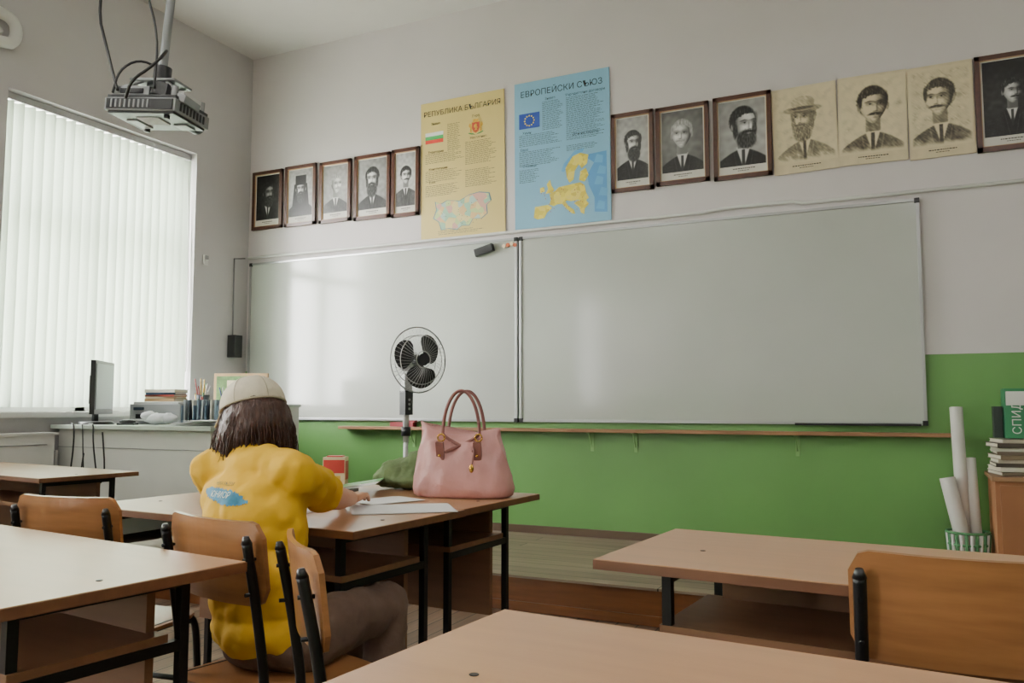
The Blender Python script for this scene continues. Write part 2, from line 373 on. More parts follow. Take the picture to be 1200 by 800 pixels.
def portrait(x0,x1,z0,z1,framed=True,sepia=False,tilt=0,nx=96,**P):
    b=MB(); w=x1-x0; h=z1-z0
    paper=mat('paper_cream','cdbf9f' ,.7,var=.08,scale=14) if sepia else mat('mount_board','cfccc4',.6,var=.05)
    if framed:
        t=.026
        for q in((-w/2,w/2,-h/2,-h/2+t),(-w/2,w/2,h/2-t,h/2),(-w/2,-w/2+t,-h/2,h/2),(w/2-t,w/2,-h/2,h/2)): b.bb(q[0],q[1],-.014,.008,q[2],q[3],frame_br)
        for q in((-w/2+t,w/2-t,-h/2+t,-h/2+t+.004),(-w/2+t,w/2-t,h/2-t-.004,h/2-t),(-w/2+t,-w/2+t+.004,-h/2+t,h/2-t),(w/2-t-.004,w/2-t,-h/2+t,h/2-t)): b.bb(q[0],q[1],-.010,.004,q[2],q[3],bead)
        b.bb(-w/2+t,w/2-t,0,.008,-h/2+t,h/2-t,paper); iw=w-2*t-.024; ih=h-2*t-.02
    else:
        b.bb(-w/2,w/2,0,.006,-h/2,h/2,paper); iw=w-.012; ih=h-.03
    capm=.045; zb=-ih/2+capm; zt=ih/2; fn=painter(P)
    ny=int(nx*(zt-zb)/iw); vs=[];cols=[]
    u=iw/2
    asp=(zt-zb)/iw; zm=P.get('zoom',.78)
    for j in range(ny+1):
        for i in range(nx+1):
            x=-1+2*i/nx; z=(-1+2*j/ny)*asp
            t=fn(x*zm,z*zm+.06); vs.append((x*u,-.0012,zb+(zt-zb)*j/ny))
            if sepia:
                e=max(abs(x),abs(z)/asp)
                k=1-ss(.84,.97,e); t=.80+(t-.80)*k
                a=lin('33291f'); c=lin('d2c4a2'); g=lin((t,t,t))[0]/lin((.8,.8,.8))[0]; g=min(1.05,g); cols.append(tuple(a[q]*.5*(1-g)+c[q]*g for q in range(3)))
            else:
                g=lin((t*.93,)*3); cols.append((g[0],g[1]*.985,g[2]*.96))
    fs=[(j*(nx+1)+i,j*(nx+1)+i+1,(j+1)*(nx+1)+i+1,(j+1)*(nx+1)+i) for j in range(ny) for i in range(nx)]
    n0=len(b.bm.verts); b._add(vs,fs,drawm,False)
    ink=mat('caption_ink','3a3632',.6)
    for (hw,zz,tt) in((.22,-ih/2+.024,.006),(.11,-ih/2+.012,.004)):
        x=-iw*hw
        while x<iw*hw:
            l=random.uniform(.006,.014); b.poly([(x,-.0014,zz),(x+l,-.0014,zz),(x+l,-.0014,zz+tt),(x,-.0014,zz+tt)],ink); x+=l+.003
    o=b.done('framed_portrait' if framed else 'portrait_print',M=Matrix.Translation(((x0+x1)/2,D-.014,(z0+z1)/2))@Matrix.Rotation(math.radians(tilt),4,'Y'),recalc=False)
    ca=o.data.color_attributes.new('Col','FLOAT_COLOR','POINT')
    for i,c in enumerate(cols): ca.data[n0+i].color=(*c,1)
    return o
portrait(-4.90,-4.585,2.495,2.985,bg=.12,hair=.05,beard=.8,turn=1,sk=.55,seed=1,suit=.06,light=-1)
portrait(-4.553,-4.24,2.49,2.99,bg=.72,hair=.10,beard=1.3,hat=2,sk=.75,seed=2,suit=.07,zoom=.90)
portrait(-4.20,-3.895,2.485,2.98,bg=.62,hair=.58,must=1,turn=1,seed=3,suit=.2,light=-1,hs=.88)
portrait(-3.86,-3.528,2.475,2.985,bg=.60,hair=.10,beard=1.2,turn=-.3,seed=4,suit=.12)
portrait(-3.512,-3.268,2.465,2.99,bg=.78,hair=.07,must=1,turn=.4,seed=5,suit=.25,zoom=.66)
portrait(-1.752,-1.463,2.455,2.99,bg=.74,hair=.10,beard=1.1,turn=.7,seed=6,suit=.10,zoom=.72)
portrait(-1.445,-1.10,2.465,2.985,bg=.45,hair=.62,must=1,turn=-.4,seed=7,suit=.10,sk=.78,hs=.88,zoom=.74)
portrait(-1.072,-.715,2.455,2.99,bg=.66,hair=.08,beard=.5,turn=1.3,seed=8,suit=.08,zoom=.68,light=-1)
portrait(-.71,-.337,2.45,2.985,False,True,bg=.80,hair=.35,beard=.8,hat=1,turn=-.8,tilt=-1,seed=9,sketch=1,suit=.45,zoom=.98,sk=.76)
portrait(-.332,.04,2.455,2.99,False,True,bg=.80,hair=.10,must=1,turn=.5,tilt=.7,seed=10,sketch=1,suit=.35,zoom=.86,sk=.76)
portrait(.045,.378,2.445,2.985,False,True,bg=.76,hair=.16,must=1,turn=-.6,tilt=-.5,seed=11,sketch=1,suit=.3,zoom=.80,sk=.76)
portrait(.385,.73,2.44,2.985,bg=.14,hair=.10,must=1,turn=1,seed=12,suit=.10,sk=.7,zoom=1.0)
# ---------------------------------------------------------------- posters
ink=mat('print_ink','202022',.6); ink2=mat('print_ink_soft','40403c',.6)
def el(b,cx,cz,rx,rz,k,m,n=22):
    b.poly([(cx+rx*math.cos(2*math.pi*i/n),-k*.0011,cz+rz*math.sin(2*math.pi*i/n)) for i in range(n)],m)
def lines(b,x0,x1,z0,z1,dz,m,y=-.0012,t=.0035,ragged=True):
    z=z1
    while z>z0:
        x=x0; xe=x1-(random.random()*.3*(x1-x0) if ragged else 0)
        while x<xe:
            l=random.uniform(.008,.03); e=min(x+l,xe); b.poly([(x,y,z),(e,y,z),(e,y,z+t),(x,y,z+t)],m); x=e+.005
        z-=dz
W=.70;Hh=1.045
yel=mat('poster_yellow','cdb873',.5,var=.03); b=MB(); b.bb(-W/2,W/2,0,.006,-Hh/2,Hh/2,yel)
for (c,z) in(('e8e8e2',0),('3a9a50',1),('cc3626',2)):
    b.poly([(x,-.0015,.262-z*.028+q) for x,q in((-.31,.028),(-.155,.028),(-.155,0),(-.31,0))][::-1],mat('flag_%d'%z,c,.5))
em=mat('emblem_gold','c99a30',.5,var=.3,scale=60); er=mat('emblem_red','a83a2a',.5); eg=mat('emblem_green','4c8a4a',.5)
shield=[(-.030,.035),(.030,.035),(.032,-.005),(.018,-.032),(0,-.042),(-.018,-.032),(-.032,-.005)]
b.poly([(.12+x*1.15,-.0018,.275+z*1.12) for x,z in shield],em); b.poly([(.12+x,-.0024,.275+z) for x,z in shield],er)
lion=[(-.012,-.028),(-.004,-.010),(-.016,.002),(-.012,.018),(.002,.026),(.012,.016),(.006,.006),(.016,-.004),(.008,-.014),(.014,-.028),(.004,-.020)]
b.poly([(.12+x,-.0030,.275+z) for x,z in lion],em)
for sx in(-1,1):
    b.poly([(.12+sx*x,-.0024,.275+z) for x,z in((.036,-.045),(.048,-.030),(.046,-.005),(.060,.012),(.052,.034),(.040,.026),(.038,.0),(.034,-.02))],em)
    b.poly([(.12+sx*x,-.0022,.275+z) for x,z in((.0,-.058),(.04,-.052),(.065,-.040),(.055,-.036),(.02,-.046))],eg)
for x in(-.018,-.009,0,.009,.018): el(b,.12+x,.328,.005,.008,2.5,em,8)
b.poly([(.12+x,-.0026,z) for x,z in((-.024,.314),(.024,.314),(.022,.324),(-.022,.324))],em)
lines(b,-.12,.0,.13,.33,.011,ink2); lines(b,-.31,.02,.045,.12,.011,ink2); lines(b,.03,.3,.0,.17,.011,ink2); lines(b,-.31,.02,-.09,-.01,.011,ink2); lines(b,.03,.3,-.17,-.04,.011,ink2); lines(b,-.31,-.02,-.2,-.12,.011,ink2)
bg_map=voro_mat('map_regions_a',['8fb79a','d7b27c','b9c987','c99a8a','a9c4b8','d9c98a'],22)
bgp=[(-.22,.10),(-.17,.08),(-.12,.10),(-.02,.085),(.06,.12),(.14,.13),(.22,.115),(.235,.06),(.20,.03),(.205,-.03),(.16,-.06),(.09,-.055),(.06,-.10),(0,-.095),(-.04,-.12),(-.11,-.105),(-.17,-.11),(-.19,-.05),(-.235,-.02),(-.21,.04)]
b.poly([(x,-.0014,z-.345) for x,z in [(q[0]*1.04,q[1]*1.05) for q in bgp]],mat('map_outline','5a7a86',.5)); b.poly([(x,-.0020,z-.345) for x,z in bgp],bg_map)
for i in range(26): el(b,random.uniform(-.18,.18),-.345+random.uniform(-.09,.08),.003,.003,2.2,ink2,6)
lines(b,-.2,.2,-.5,-.47,.012,ink2)
o=b.done('map_poster',M=Matrix.Translation((-2.907,D-.010,2.793))@Matrix.Rotation(math.radians(-.6),4,'Y'),recalc=False)
text('РЕПУБЛИКА БЪЛГАРИЯ',.055,(0,-.0015,.415),ink,o,'title')
for s_,x,z in(('Знаме',-.22,.345),('Герб',.12,.35),('Територия',-.22,.13),('Население',.14,.19),('Конституция',-.2,.0),('Език',-.25,-.1)): text(s_,.026,(x,-.0015,z),ink,o,'label')
b=MB(); b.bb(-.356,.356,0,.006,-.5275,.5275,mat('poster_blue','7dadc9',.45,var=.03))
eu=mat('eu_blue','23459a',.5); st=mat('eu_star','e8d040',.5)
b.poly([(x,-.0015,z) for x,z in((-.32,.19),(-.16,.19),(-.16,.30),(-.32,.30))],eu)
for i in range(12):
    t=i*math.pi/6; el(b,-.24+.036*math.cos(t),.245+.036*math.sin(t),.006,.006,2,st,n=6)
lines(b,-.14,.02,.16,.36,.011,ink2); lines(b,-.32,.02,.06,.14,.011,ink2); lines(b,.04,.32,.06,.36,.011,ink2); lines(b,-.32,.0,-.08,.02,.011,ink2); lines(b,.04,.32,-.02,.02,.011,ink2);lines(b,-.32,-.16,-.2,-.11,.011,ink2)
eum=voro_mat('map_regions_b',['dccb4a','e6d455','d2bd40','e0cf66','c9b446'],30); eub=mat('map_sea','4c8cc0',.5,var=.08); bl=mat('map_blue_land','5f9fcc',.5,var=.1)
def mp_(pts,m,y=-.0018): b.poly([(x,y,z) for x,z in pts],m)
mp_([(.16,-.06),(.33,-.05),(.33,-.47),(.24,-.46),(.24,-.36),(.20,-.27),(.19,-.2),(.24,-.12)],eub,-.0013)
mp_([(.04,-.20),(.03,-.13),(.08,-.06),(.14,-.04),(.20,-.06),(.19,-.12),(.15,-.15),(.13,-.12),(.10,-.16),(.09,-.22),(.06,-.24)],eum)
mp_([(.14,-.17),(.18,-.15),(.20,-.20),(.17,-.245),(.13,-.23)],eum)
mp_([(-.09,-.30),(-.05,-.285),(-.02,-.26),(.03,-.255),(.08,-.25),(.14,-.245),(.17,-.27),(.18,-.32),(.20,-.36),(.17,-.38),(.12,-.365),(.07,-.37),(.04,-.36),(.01,-.38),(-.03,-.38),(-.06,-.39),(-.09,-.375),(-.08,-.34)],eum)
mp_([(-.20,-.38),(-.10,-.375),(-.07,-.40),(-.11,-.43),(-.13,-.465),(-.18,-.47),(-.21,-.455)],eum,-.0019)
mp_([(.00,-.375),(.03,-.37),(.05,-.40),(.09,-.43),(.10,-.46),(.075,-.455),(.05,-.43),(.02,-.40)],eum,-.0019)
mp_([(.12,-.37),(.18,-.375),(.20,-.40),(.17,-.43),(.165,-.47),(.14,-.455),(.13,-.42),(.09,-.385)],eum,-.0019)
mp_([(-.11,-.23),(-.085,-.20),(-.075,-.24),(-.055,-.275),(-.07,-.295),(-.12,-.295),(-.10,-.265)],eum); mp_([(-.16,-.25),(-.13,-.245),(-.125,-.28),(-.16,-.285)],eum)
mp_([(.02,-.10),(.10,-.02),(.17,-.01),(.16,-.035),(.09,-.05),(.05,-.11),(.02,-.16),(.0,-.15)],bl)
for (px,pz) in((.27,-.10),(.29,-.18),(.27,-.25),(.30,-.33),(.28,-.42)): mp_([(px-.03,pz-.02),(px+.03,pz-.03),(px+.035,pz+.02),(px-.01,pz+.035)],bl,-.0016)
for i in range(30): el(b,random.uniform(-.15,.2),random.uniform(-.44,-.26),.0035,.0035,2.2,mat('map_dot','a0402c',.5),n=6)
o=b.done('map_poster',M=Matrix.Translation((-2.12,D-.010,2.805))@Matrix.Rotation(math.radians(-.3),4,'Y'),recalc=False)
text('ЕВРОПЕЙСКИ СЪЮЗ',.060,(0,-.0015,.42),ink,o,'title')
for s_,x,z in(('Знаме',-.08,.375),('Учредителни договори',.18,.375),('Химн',-.26,.15),('Ден на Европа',.18,.09),('Евро',-.28,.03),('Столица',-.24,-.09)): text(s_,.026,(x,-.0015,z),ink,o,'label')
# ---------------------------------------------------------------- desks
def desk(ax,ay,rot,w=1.25,d=.48,anchor='R',top=.73,ins=.10):
    b=MB()
    b.bb(0,w,0,d,top-.020,top-.0015,edge); b.bb(.002,w-.002,.002,d-.002,top-.003,top,beech)
    g=.0095
    for x in(ins,w-ins):
        for y in(.07,d-.07):
            b.bb(x-g,x+g,y-g,y+g,0.012,top-.022,black_metal); b.bb(x-.013,x+.013,y-.013,y+.013,0,.02,dark_plastic)
        b.bb(x-g+.001,x+g-.001,.07,d-.07,top-.045,top-.020,black_metal); b.bb(x-g+.001,x+g-.001,.07,d-.07,.10,.12,black_metal)
        b.bb(x-g+.001,x+g-.001,.07,d-.07,.565,.585,black_metal)
    b.bb(ins,w-ins,d-.08,d-.06,.10,.12,black_metal)
    b.bb(ins-.015,w-ins+.015,.06,d-.11,.588,.604,panel_m)
    b.bb(ins+.025,w-ins-.025,d-.13,d-.112,.33,top-.03,panel_m)
    for x in(ins,w-ins): b.cyl((x+.03,.2,top),(x+.03,.2,top+.0012),.006,dark_plastic,n=10)
    R=math.radians(rot); v=Vector((math.cos(R),math.sin(R)))
    o=Vector((ax,ay))-(v*w if anchor=='R' else Vector((0,0)))
    return b.done('school_desk',M=TR(o.x,o.y,0,rot),bevel=.002)
desk(-.58,1.575,-5,1.3,.48,'L',ins=.13)
desk(-.60,.655,-5,1.3,.48,'L')
desk(-1.235,.80,-7,1.25,.46,'R')
desk(-1.225,1.66,-4,1.10,.50,'R')
desk(-1.20,2.163,-3,1.10,.50,'R')
desk(-3.33,2.31,-7,1.25,.46,'R')
# ---------------------------------------------------------------- chairs
def chair(x,y,rot,top=.80):
    b=MB(); r=.0105
    for s in(-1,1):
        X=.158*s
        b.tube([(X,-.215,.0),(X,-.17,.25),(X,-.15,.42),(X*.98,-.175,.60),(X*.97,-.205,top-.035)],r,black_metal)
        b.tube([(X,.19,0),(X,.165,.30),(X,.15,.41),(X,.10,.418),(X,-.15,.418)],r,black_metal)
        b.cyl((X*.97,-.205,top-.037),(X*.97,-.207,top-.022),.0115,dark_plastic,.006)
        for yy in(-.215,.19): b.cyl((X,yy,0),(X,yy,.03),.014,dark_plastic)
        b.cyl((X*.97,-.212,top-.07),(X*.97,-.183,top-.07),.004,black_metal,n=10); b.cyl((X*.97,-.205,top-.14),(X*.97,-.18,top-.14),.004,black_metal,n=10)
    b.cyl((-.158,-.15,.40),(.158,-.15,.40),.009,black_metal); b.cyl((-.158,.13,.405),(.158,.13,.405),.009,black_metal)
    b.cyl((-.158,.175,.22),(.158,.175,.22),.008,black_metal)
    M=Matrix.Translation((0,-.196,top-.085))@Matrix.Rotation(math.radians(7),4,'X')
    b.plate(.172,.088,.035,.022,.010,ply,M)
    M=Matrix.Translation((0,-.01,.432))@Matrix.Rotation(math.radians(-90),4,'X')
    b.plate(.175,.17,.05,.006,.010,ply,M)
    return b.done('school_chair',M=TR(x,y,0,-rot))
C15=math.radians(12)
chair(-1.375+.196*math.sin(C15),1.345+.196*math.cos(C15),12,.79)
chair(-1.045+.13,1.265+.12,42,.78)
chair(-2.07,1.68,-8,.79)
chair(.07,1.66,0,.795)
chair(-.16,.47,75,.80)
# ---------------------------------------------------------------- teacher desk
lam=mat('white_laminate','cfd0cb',.4,var=.03); ltop=mat('teacher_desk_top','b5bfb6',.3,var=.04)
b=MB(); b.bb(XL+.02,-3.56,3.48,4.2,.895,.92,ltop); b.bb(XL+.05,-3.6,3.52,3.54,.40,.895,lam); b.bb(-3.62,-3.60,3.54,4.18,POD,.895,lam); b.bb(XL+.05,XL+.07,3.54,4.18,POD,.895,lam)
b.bb(XL+.07,XL+.45,3.56,4.16,POD+.05,.895,lam); b.bb(XL+.05,-3.6,3.515,3.52,.78,.784,grey_plastic)
b.done('teacher_desk',bevel=.002)
Z=.921
b=MB(); scr=mat('monitor_screen','263440',.3,var=.05)
b.box((0,0,.235),(.42,.03,.34),dark_plastic); b.box((0,-.016,.24),(.385,.003,.29),scr); b.box((0,.03,.22),(.2,.04,.18),dark_plastic); b.cyl((0,.035,.02),(0,.035,.16),.02,dark_plastic); b.cyl((0,.03,0),(0,.03,.018),.11,dark_plastic,.10,n=28)
b.done('computer_monitor',M=TR(-4.72,3.68,Z,90+37),bevel=.005)
b=MB(); lp=mat('printer_light','b9bbb8',.4); b.box((0,0,.065),(.38,.28,.13),grey_plastic); b.box((0,-.02,.135),(.34,.22,.02),lp); b.box((0,-.142,.05),(.28,.01,.03),dark_plastic); b.box((0,-.17,.025),(.24,.09,.008),lp); b.box((-.12,-.142,.10),(.08,.006,.02),scr)
b.done('printer',M=TR(-4.50,4.02,Z,12),bevel=.008)
def bookpile(name,x,y,z,n,w,d,rot=0,cols=('a98a60','c9bfa0','8a3a2a','3f5a7a','d6d0c0','6a7a50'),t=(.012,.028)):
    b=MB(); zz=0; pg=mat('book_pages','d9d2be',.8)
    for i in range(n):
        h=random.uniform(*t); R=Matrix.Rotation(math.radians(random.uniform(-8,8)),3,'Z'); c=cols[i%len(cols)]
        cm=mat('cover_'+c,c,.5); ww=w*random.uniform(.88,1); dd=d*random.uniform(.88,1)
        b.box((0,0,zz+.0015),(ww,dd,.003),cm,R); b.box((0,0,zz+h/2),(ww-.008,dd-.008,h-.004),pg,R); b.box((0,0,zz+h-.0015),(ww,dd,.003),cm,R); b.box(R@Vector((0,-dd/2+.0015,zz+h/2)),(ww,.003,h),cm,R); zz+=h
    return b.done(name,M=TR(x,y,z,rot)),zz
bookpile('book_pile',-4.52,4.02,Z+.147,5,.24,.16,12)
def cup(x,y,z,col,r=.04,h=.10,nm='pen_cup'):
    b=MB(); m=mat('cup_'+col,col,.4); b.cyl((0,0,0),(0,0,h),r*.9,m,r,n=24)
    b.cyl((0,0,h-.002),(0,0,h+.0005),r*.9,dark_plastic,n=24)
    for i in range(9):
        a=random.uniform(0,6.28); q=random.uniform(.3,.9)*r; c=random.choice(('2a3a7a','9a2a2a','222222','c9a23a','3a6a3a','d0d0d0'))
        l=random.uniform(.05,.11); b.cyl((q*.6*math.cos(a),q*.6*math.sin(a),h-.03),(1.3*q*math.cos(a),1.3*q*math.sin(a),h+l),.004,mat('pen_'+c,c,.4),n=8)
    b.done(nm,M=TR(x,y,z))
cup(-4.24,4.06,Z,'38414e',.05,.19); cup(-4.02,4.06,Z,'6a4a3a',.045,.15); cup(-4.16,3.96,Z,'b0b4b8',.03,.10)
b=MB(); gb=mat('organiser_blue','5a6f84',.35)
for i in range(4): b.box((-.12+.08*i,0,.06),(.006,.16,.12),gb)
b.box((0,0,.004),(.25,.16,.008),gb); b.box((0,.08,.07),(.25,.006,.14),gb)
for i in range(8): b.box((-.11+.03*i,0,.08),(.012,.13,.15),mat('folder_%d'%(i%4),('a0a6ac','3b4350','c8c6bc','708090')[i%4],.5),(0,random.uniform(-.08,.08),0))
b.done('desk_organiser',M=TR(-3.98,3.85,Z,15),bevel=.001)
b=MB(); b.bb(-.2,.2,-.01,.01,0,.22,mat('frame_oak','a98a62',.5)); b.bb(-.18,.18,-.014,-.009,.02,.20,mat('cork_green','5f7c4c',.8,var=.3,scale=30)); b.bb(-.10,.10,-.016,-.012,.05,.17,mat('card_cream','cfc2a0',.7)); b.done('picture_frame',M=TR(-4.32,4.5,Z+.131,20),bevel=.003)
b=MB(); b.bb(XL+.08,-4.0,4.3,4.75,POD,Z+.12,lam); b.bb(XL+.07,-3.99,4.29,4.76,Z+.11,Z+.13,ltop); b.done('side_cabinet',bevel=.003)
b=MB(); pw=mat('paper_white','dedede',.7,var=.03)
for i in range(9):
    b.box((random.uniform(-.08,.08),random.uniform(-.03,.03),.003+i*.0035),(.21,.20,.0012),pw,(random.uniform(-.02,.02),0,random.uniform(-1,1)))
b.done('paper_stack',M=TR(-3.80,3.66,Z))
b=MB(); b.sph((0,0,.03),(.09,.06,.035),mat('bag_cloth','c9ccd2',.7,bump=.6,bscale=20)); b.sph((.07,.02,.03),(.06,.05,.03),MC['bag_cloth']); b.sph((-.05,-.02,.045),(.05,.045,.03),MC['bag_cloth'])
o=b.done('plastic_bag',M=TR(-4.14,3.62,Z+.01)); d=o.modifiers.new('d','DISPLACE'); tx=bpy.data.textures.new('crumple','CLOUDS'); tx.noise_scale=.04; d.texture=tx; d.strength=.03
b=MB(); b.sph((0,0,.018),(.05,.03,.018),dark_plastic); b.box((.0,.0,.006),(.11,.07,.012),dark_plastic); b.done('telephone',M=TR(-4.40,3.62,Z,30),bevel=.004)
b=MB(); b.tube([(-4.72,3.468,Z+.006),(-4.68,3.46,Z+.006),(-4.66,3.45,.8),(-4.7,3.46,.6),(-4.62,3.46,.5),(-4.58,3.46,.75)],.005,dark_plastic,8)
b.tube([(-4.55,3.468,Z+.006),(-4.5,3.46,Z+.006),(-4.49,3.45,.82),(-4.44,3.46,.55),(-4.38,3.46,.62),(-4.42,3.46,.88)],.005,dark_plastic,8)
b.tube([(-4.62,3.468,Z+.006),(-4.60,3.46,Z),(-4.57,3.45,.7),(-4.55,3.46,.45)],.004,dark_plastic,8); b.done('computer_cables')
b=MB(); b.bb(XL+.06,XL+.18,2.2,3.40,.28,.86,frame_white); b.bb(XL+.05,XL+.19,2.18,3.42,.86,.875,frame_white); b.bb(XL+.18,XL+.185,2.25,3.35,.80,.806,grey_plastic); b.bb(XL+.18,XL+.185,2.25,3.35,.33,.336,grey_plastic)
b.tube([(XL+.12,3.40,.76),(XL+.12,3.455,.76),(XL+.12,3.455,.3),(XL+.12,3.40,.3)],.012,frame_white,10,False)
for y in(2.3,3.1): b.bb(XL+.09,XL+.13,y,y+.03,0,.28,frame_white)
b.done('radiator',bevel=.010)
b=MB(); b.box((XL+.042,5.03,1.52),(.08,.085,.18),dark_plastic); b.tube([(XL+.015,5.03,1.6),(XL+.012,5.03,2.0),(XL+.012,5.03,2.24),(XL+.012,5.15,2.26)],.006,mat('cable_grey','77777a',.5),8,False); b.done('wall_speaker',bevel=.004)
b=MB(); b.box((XL+.009,4.73,2.18),(.016,.045,.08),frame_white); b.box((XL+.02,4.73,2.20),(.012,.03,.03),grey_plastic); b.done('wall_switch',bevel=.003)
b=MB(); b.tube([(XL+.06,2.0,3.42),(XL+.06,3.0,3.42),(XL+.06,3.10,3.40),(XL+.06,3.12,3.30),(XL+.06,3.06,3.22),(XL+.06,2.0,3.22)],.035,frame_white,14); b.tube([(XL+.05,2.0,3.34),(XL+.05,2.9,3.34),(XL+.05,3.03,3.32),(XL+.05,3.02,3.28),(XL+.05,2,3.28)],.014,frame_white,10); b.done('wall_pipe')
# ---------------------------------------------------------------- projector
pl=mat('projector_silver','8a8d90',.35,metal=.3,var=.1); pdk=mat('projector_dark','2c2e32',.35,var=.1); mg=mat('mount_grey','8f9296',.4,metal=.4); lw=mat('label_white','cfcfcf',.5)
b=MB()
b.cyl((0,0,.16),(0,0,1.78),.017,mg,n=20); b.cyl((0,0,1.74),(0,0,1.78),.07,mg,n=24)
b.cyl((0,0,.13),(0,0,.19),.035,pdk,n=20); b.box((0,0,.12),(.20,.12,.010),pl); b.box((0,0,.095),(.08,.07,.05),pdk)
for sx,sy in((-1,-1),(1,-1),(-1,1),(1,1)):
    b.cyl((sx*.05,sy*.04,.12),(sx*.13,sy*.09,.065),.007,alu,n=10); b.cyl((sx*.13,sy*.09,.03),(sx*.13,sy*.09,.08),.013,pl,n=12)
b.box((0,0,0),(.31,.23,.05),pl); b.box((0,0,.03),(.30,.22,.018),pdk); b.box((0,0,-.029),(.29,.21,.010),pdk)
b.box((0,.117,.0),(.29,.006,.042),pdk); b.box((0,-.117,0),(.29,.006,.042),pdk)
b.cyl((.08,.10,.0),(.08,.155,.0),.034,pdk,n=28); b.cyl((.08,.15,0),(.08,.157,0),.026,scr,n=28)
for i in range(9): b.box((-.12+.020*i,-.121,0),(.009,.004,.032),pl)
for i in range(8): b.box((-.157,-.08+.022*i,0),(.004,.011,.032),pdk); b.box((.157,-.08+.022*i,0),(.004,.011,.032),pdk)
b.cyl((-.10,.08,-.05),(-.10,.08,-.03),.012,dark_plastic,n=14); b.cyl((.10,-.08,-.048),(.10,-.08,-.03),.012,dark_plastic,n=14)
b.box((0,-.02,-.036),(.10,.08,.006),lw); b.box((.09,.05,-.036),(.06,.06,.008),pl); b.box((-.09,.02,-.036),(.05,.10,.008),pl)
b.box((-.05,-.07,.056),(.15,.06,.04),pl); b.box((-.05,-.102,.056),(.10,.006,.02),pdk); b.box((.11,.02,.06),(.05,.12,.04),lw); b.box((.07,-.085,.065),(.06,.05,.05),pdk,(0,.15,.2)); b.box((.15,-.03,.035),(.04,.12,.03),pl,(0,.2,.1))
b.box((-.13,.04,.055),(.07,.10,.03),pl,(0,-.2,0))
b.tube([(.02,-.02,1.7),(-.1,-.05,1.1),(-.24,-.06,.70),(-.29,-.06,.42),(-.21,-.06,.22),(-.10,-.12,.05)],.006,dark_plastic,8)
b.tube([(.0,.0,1.7),(-.13,-.03,1.2),(-.15,-.03,.75),(-.09,-.04,.5),(0,-.05,.30),(.06,-.12,.06)],.005,dark_plastic,8)
b.tube([(.0,-.02,.22),(.07,-.07,.24),(.06,-.14,.14),(-.02,-.15,.08),(-.06,-.12,.02)],.006,dark_plastic,8)
b.tube([(.0,-.02,.18),(-.07,-.06,.20),(-.12,-.10,.14),(-.12,-.12,.04)],.005,dark_plastic,8)
b.done('ceiling_projector',M=TR(-2.675,2.29,ZC-1.78,14)@Matrix.Rotation(math.radians(5),4,'Y'),bevel=.003)
# ---------------------------------------------------------------- pedestal fan
fg=mat('fan_grey','b4b5b4',.4,var=.04); fdk=mat('fan_blade','25262a',.45,var=.1); fwire=mat('fan_wire','b4b5b6',.35,metal=.4)
fx,fy=-3.03,4.67
b=MB(); 
b.cyl((0,0,POD+.0),(0,0,POD+.03),.19,fg,.17,n=36); b.cyl((0,0,POD+.03),(0,0,POD+.06),.05,fg,.03); b.cyl((0,0,POD+.05),(0,0,.86),.016,fg); b.cyl((0,0,.80),(0,0,1.18),.020,fg,.022)
b.cyl((0,0,.84),(0,0,.90),.032,fdk); b.box((0,0,1.06),(.07,.06,.16),fdk)
for i in range(3): b.cyl((.036,0,1.02+.03*i),(.04,0,1.02+.03*i),.008,alu,n=10)
zc=1.34; b.box((0,0,1.19),(.05,.06,.12),fg)
b.sph((-.0,0,zc),(.10,.065,.07),fg); b.cyl((.06,0,zc),(.14,0,zc),.012,alu)
R0=.215; xc=.14
for s in(-1,1):
    for rr_,dx in((R0,0),(R0*.75,.035),(R0*.25,.06)):
        pts=[(xc+s*dx*(1),rr_*math.cos(t),zc+rr_*math.sin(t)) for t in [2*math.pi*i/40 for i in range(41)]]
        b.tube(pts,.0045 if dx==0 else .0030,fwire,6,False)
    for i in range(44):
        t=2*math.pi*i/44; prof=[(R0,0),(R0*.9,.02),(R0*.75,.036),(R0*.45,.056),(R0*.22,.06)]
        b.tube([(xc+s*dx,r_*math.cos(t+.25*(1-r_/R0)),zc+r_*math.sin(t+.25*(1-r_/R0))) for r_,dx in prof],.0011,fwire,4,False)
b.cyl((xc+.055,0,zc),(xc+.066,0,zc),.040,fdk,n=24); b.cyl((xc-.03,0,zc),(xc+.03,0,zc),.038,fdk,.03,n=24)
for k in range(3):
    a0=k*2*math.pi/3+.5; N=12; vs=[]
    for i in range(N+1):
        q=i/N; r_=.03+q*.160; half=.15+.72*math.sin(math.pi*min(1,q*.70+.12))
        for j in range(9):
            u=j/8*2-1; an=a0+u*half+.30*q; rad=r_*(1-.10*u*u*q)
            vs.append((xc+.022*u*(1-.3*q),rad*math.cos(an),zc+rad*math.sin(an)))
    fs=[(i*9+j,i*9+j+1,(i+1)*9+j+1,(i+1)*9+j) for i in range(N) for j in range(8)]
    b._add(vs,fs,fdk,True)
b.done('pedestal_fan',M=TR(fx,fy,0,-24),recalc=False)
b=MB(); b.box((-3.36,D-.06,.905),(.2,.05,.032),mat('red_card','8a2430',.5)); b.box((-3.30,D-.06,.928),(.1,.04,.014),MC['red_card']); b.done('chalk_box',bevel=.002)
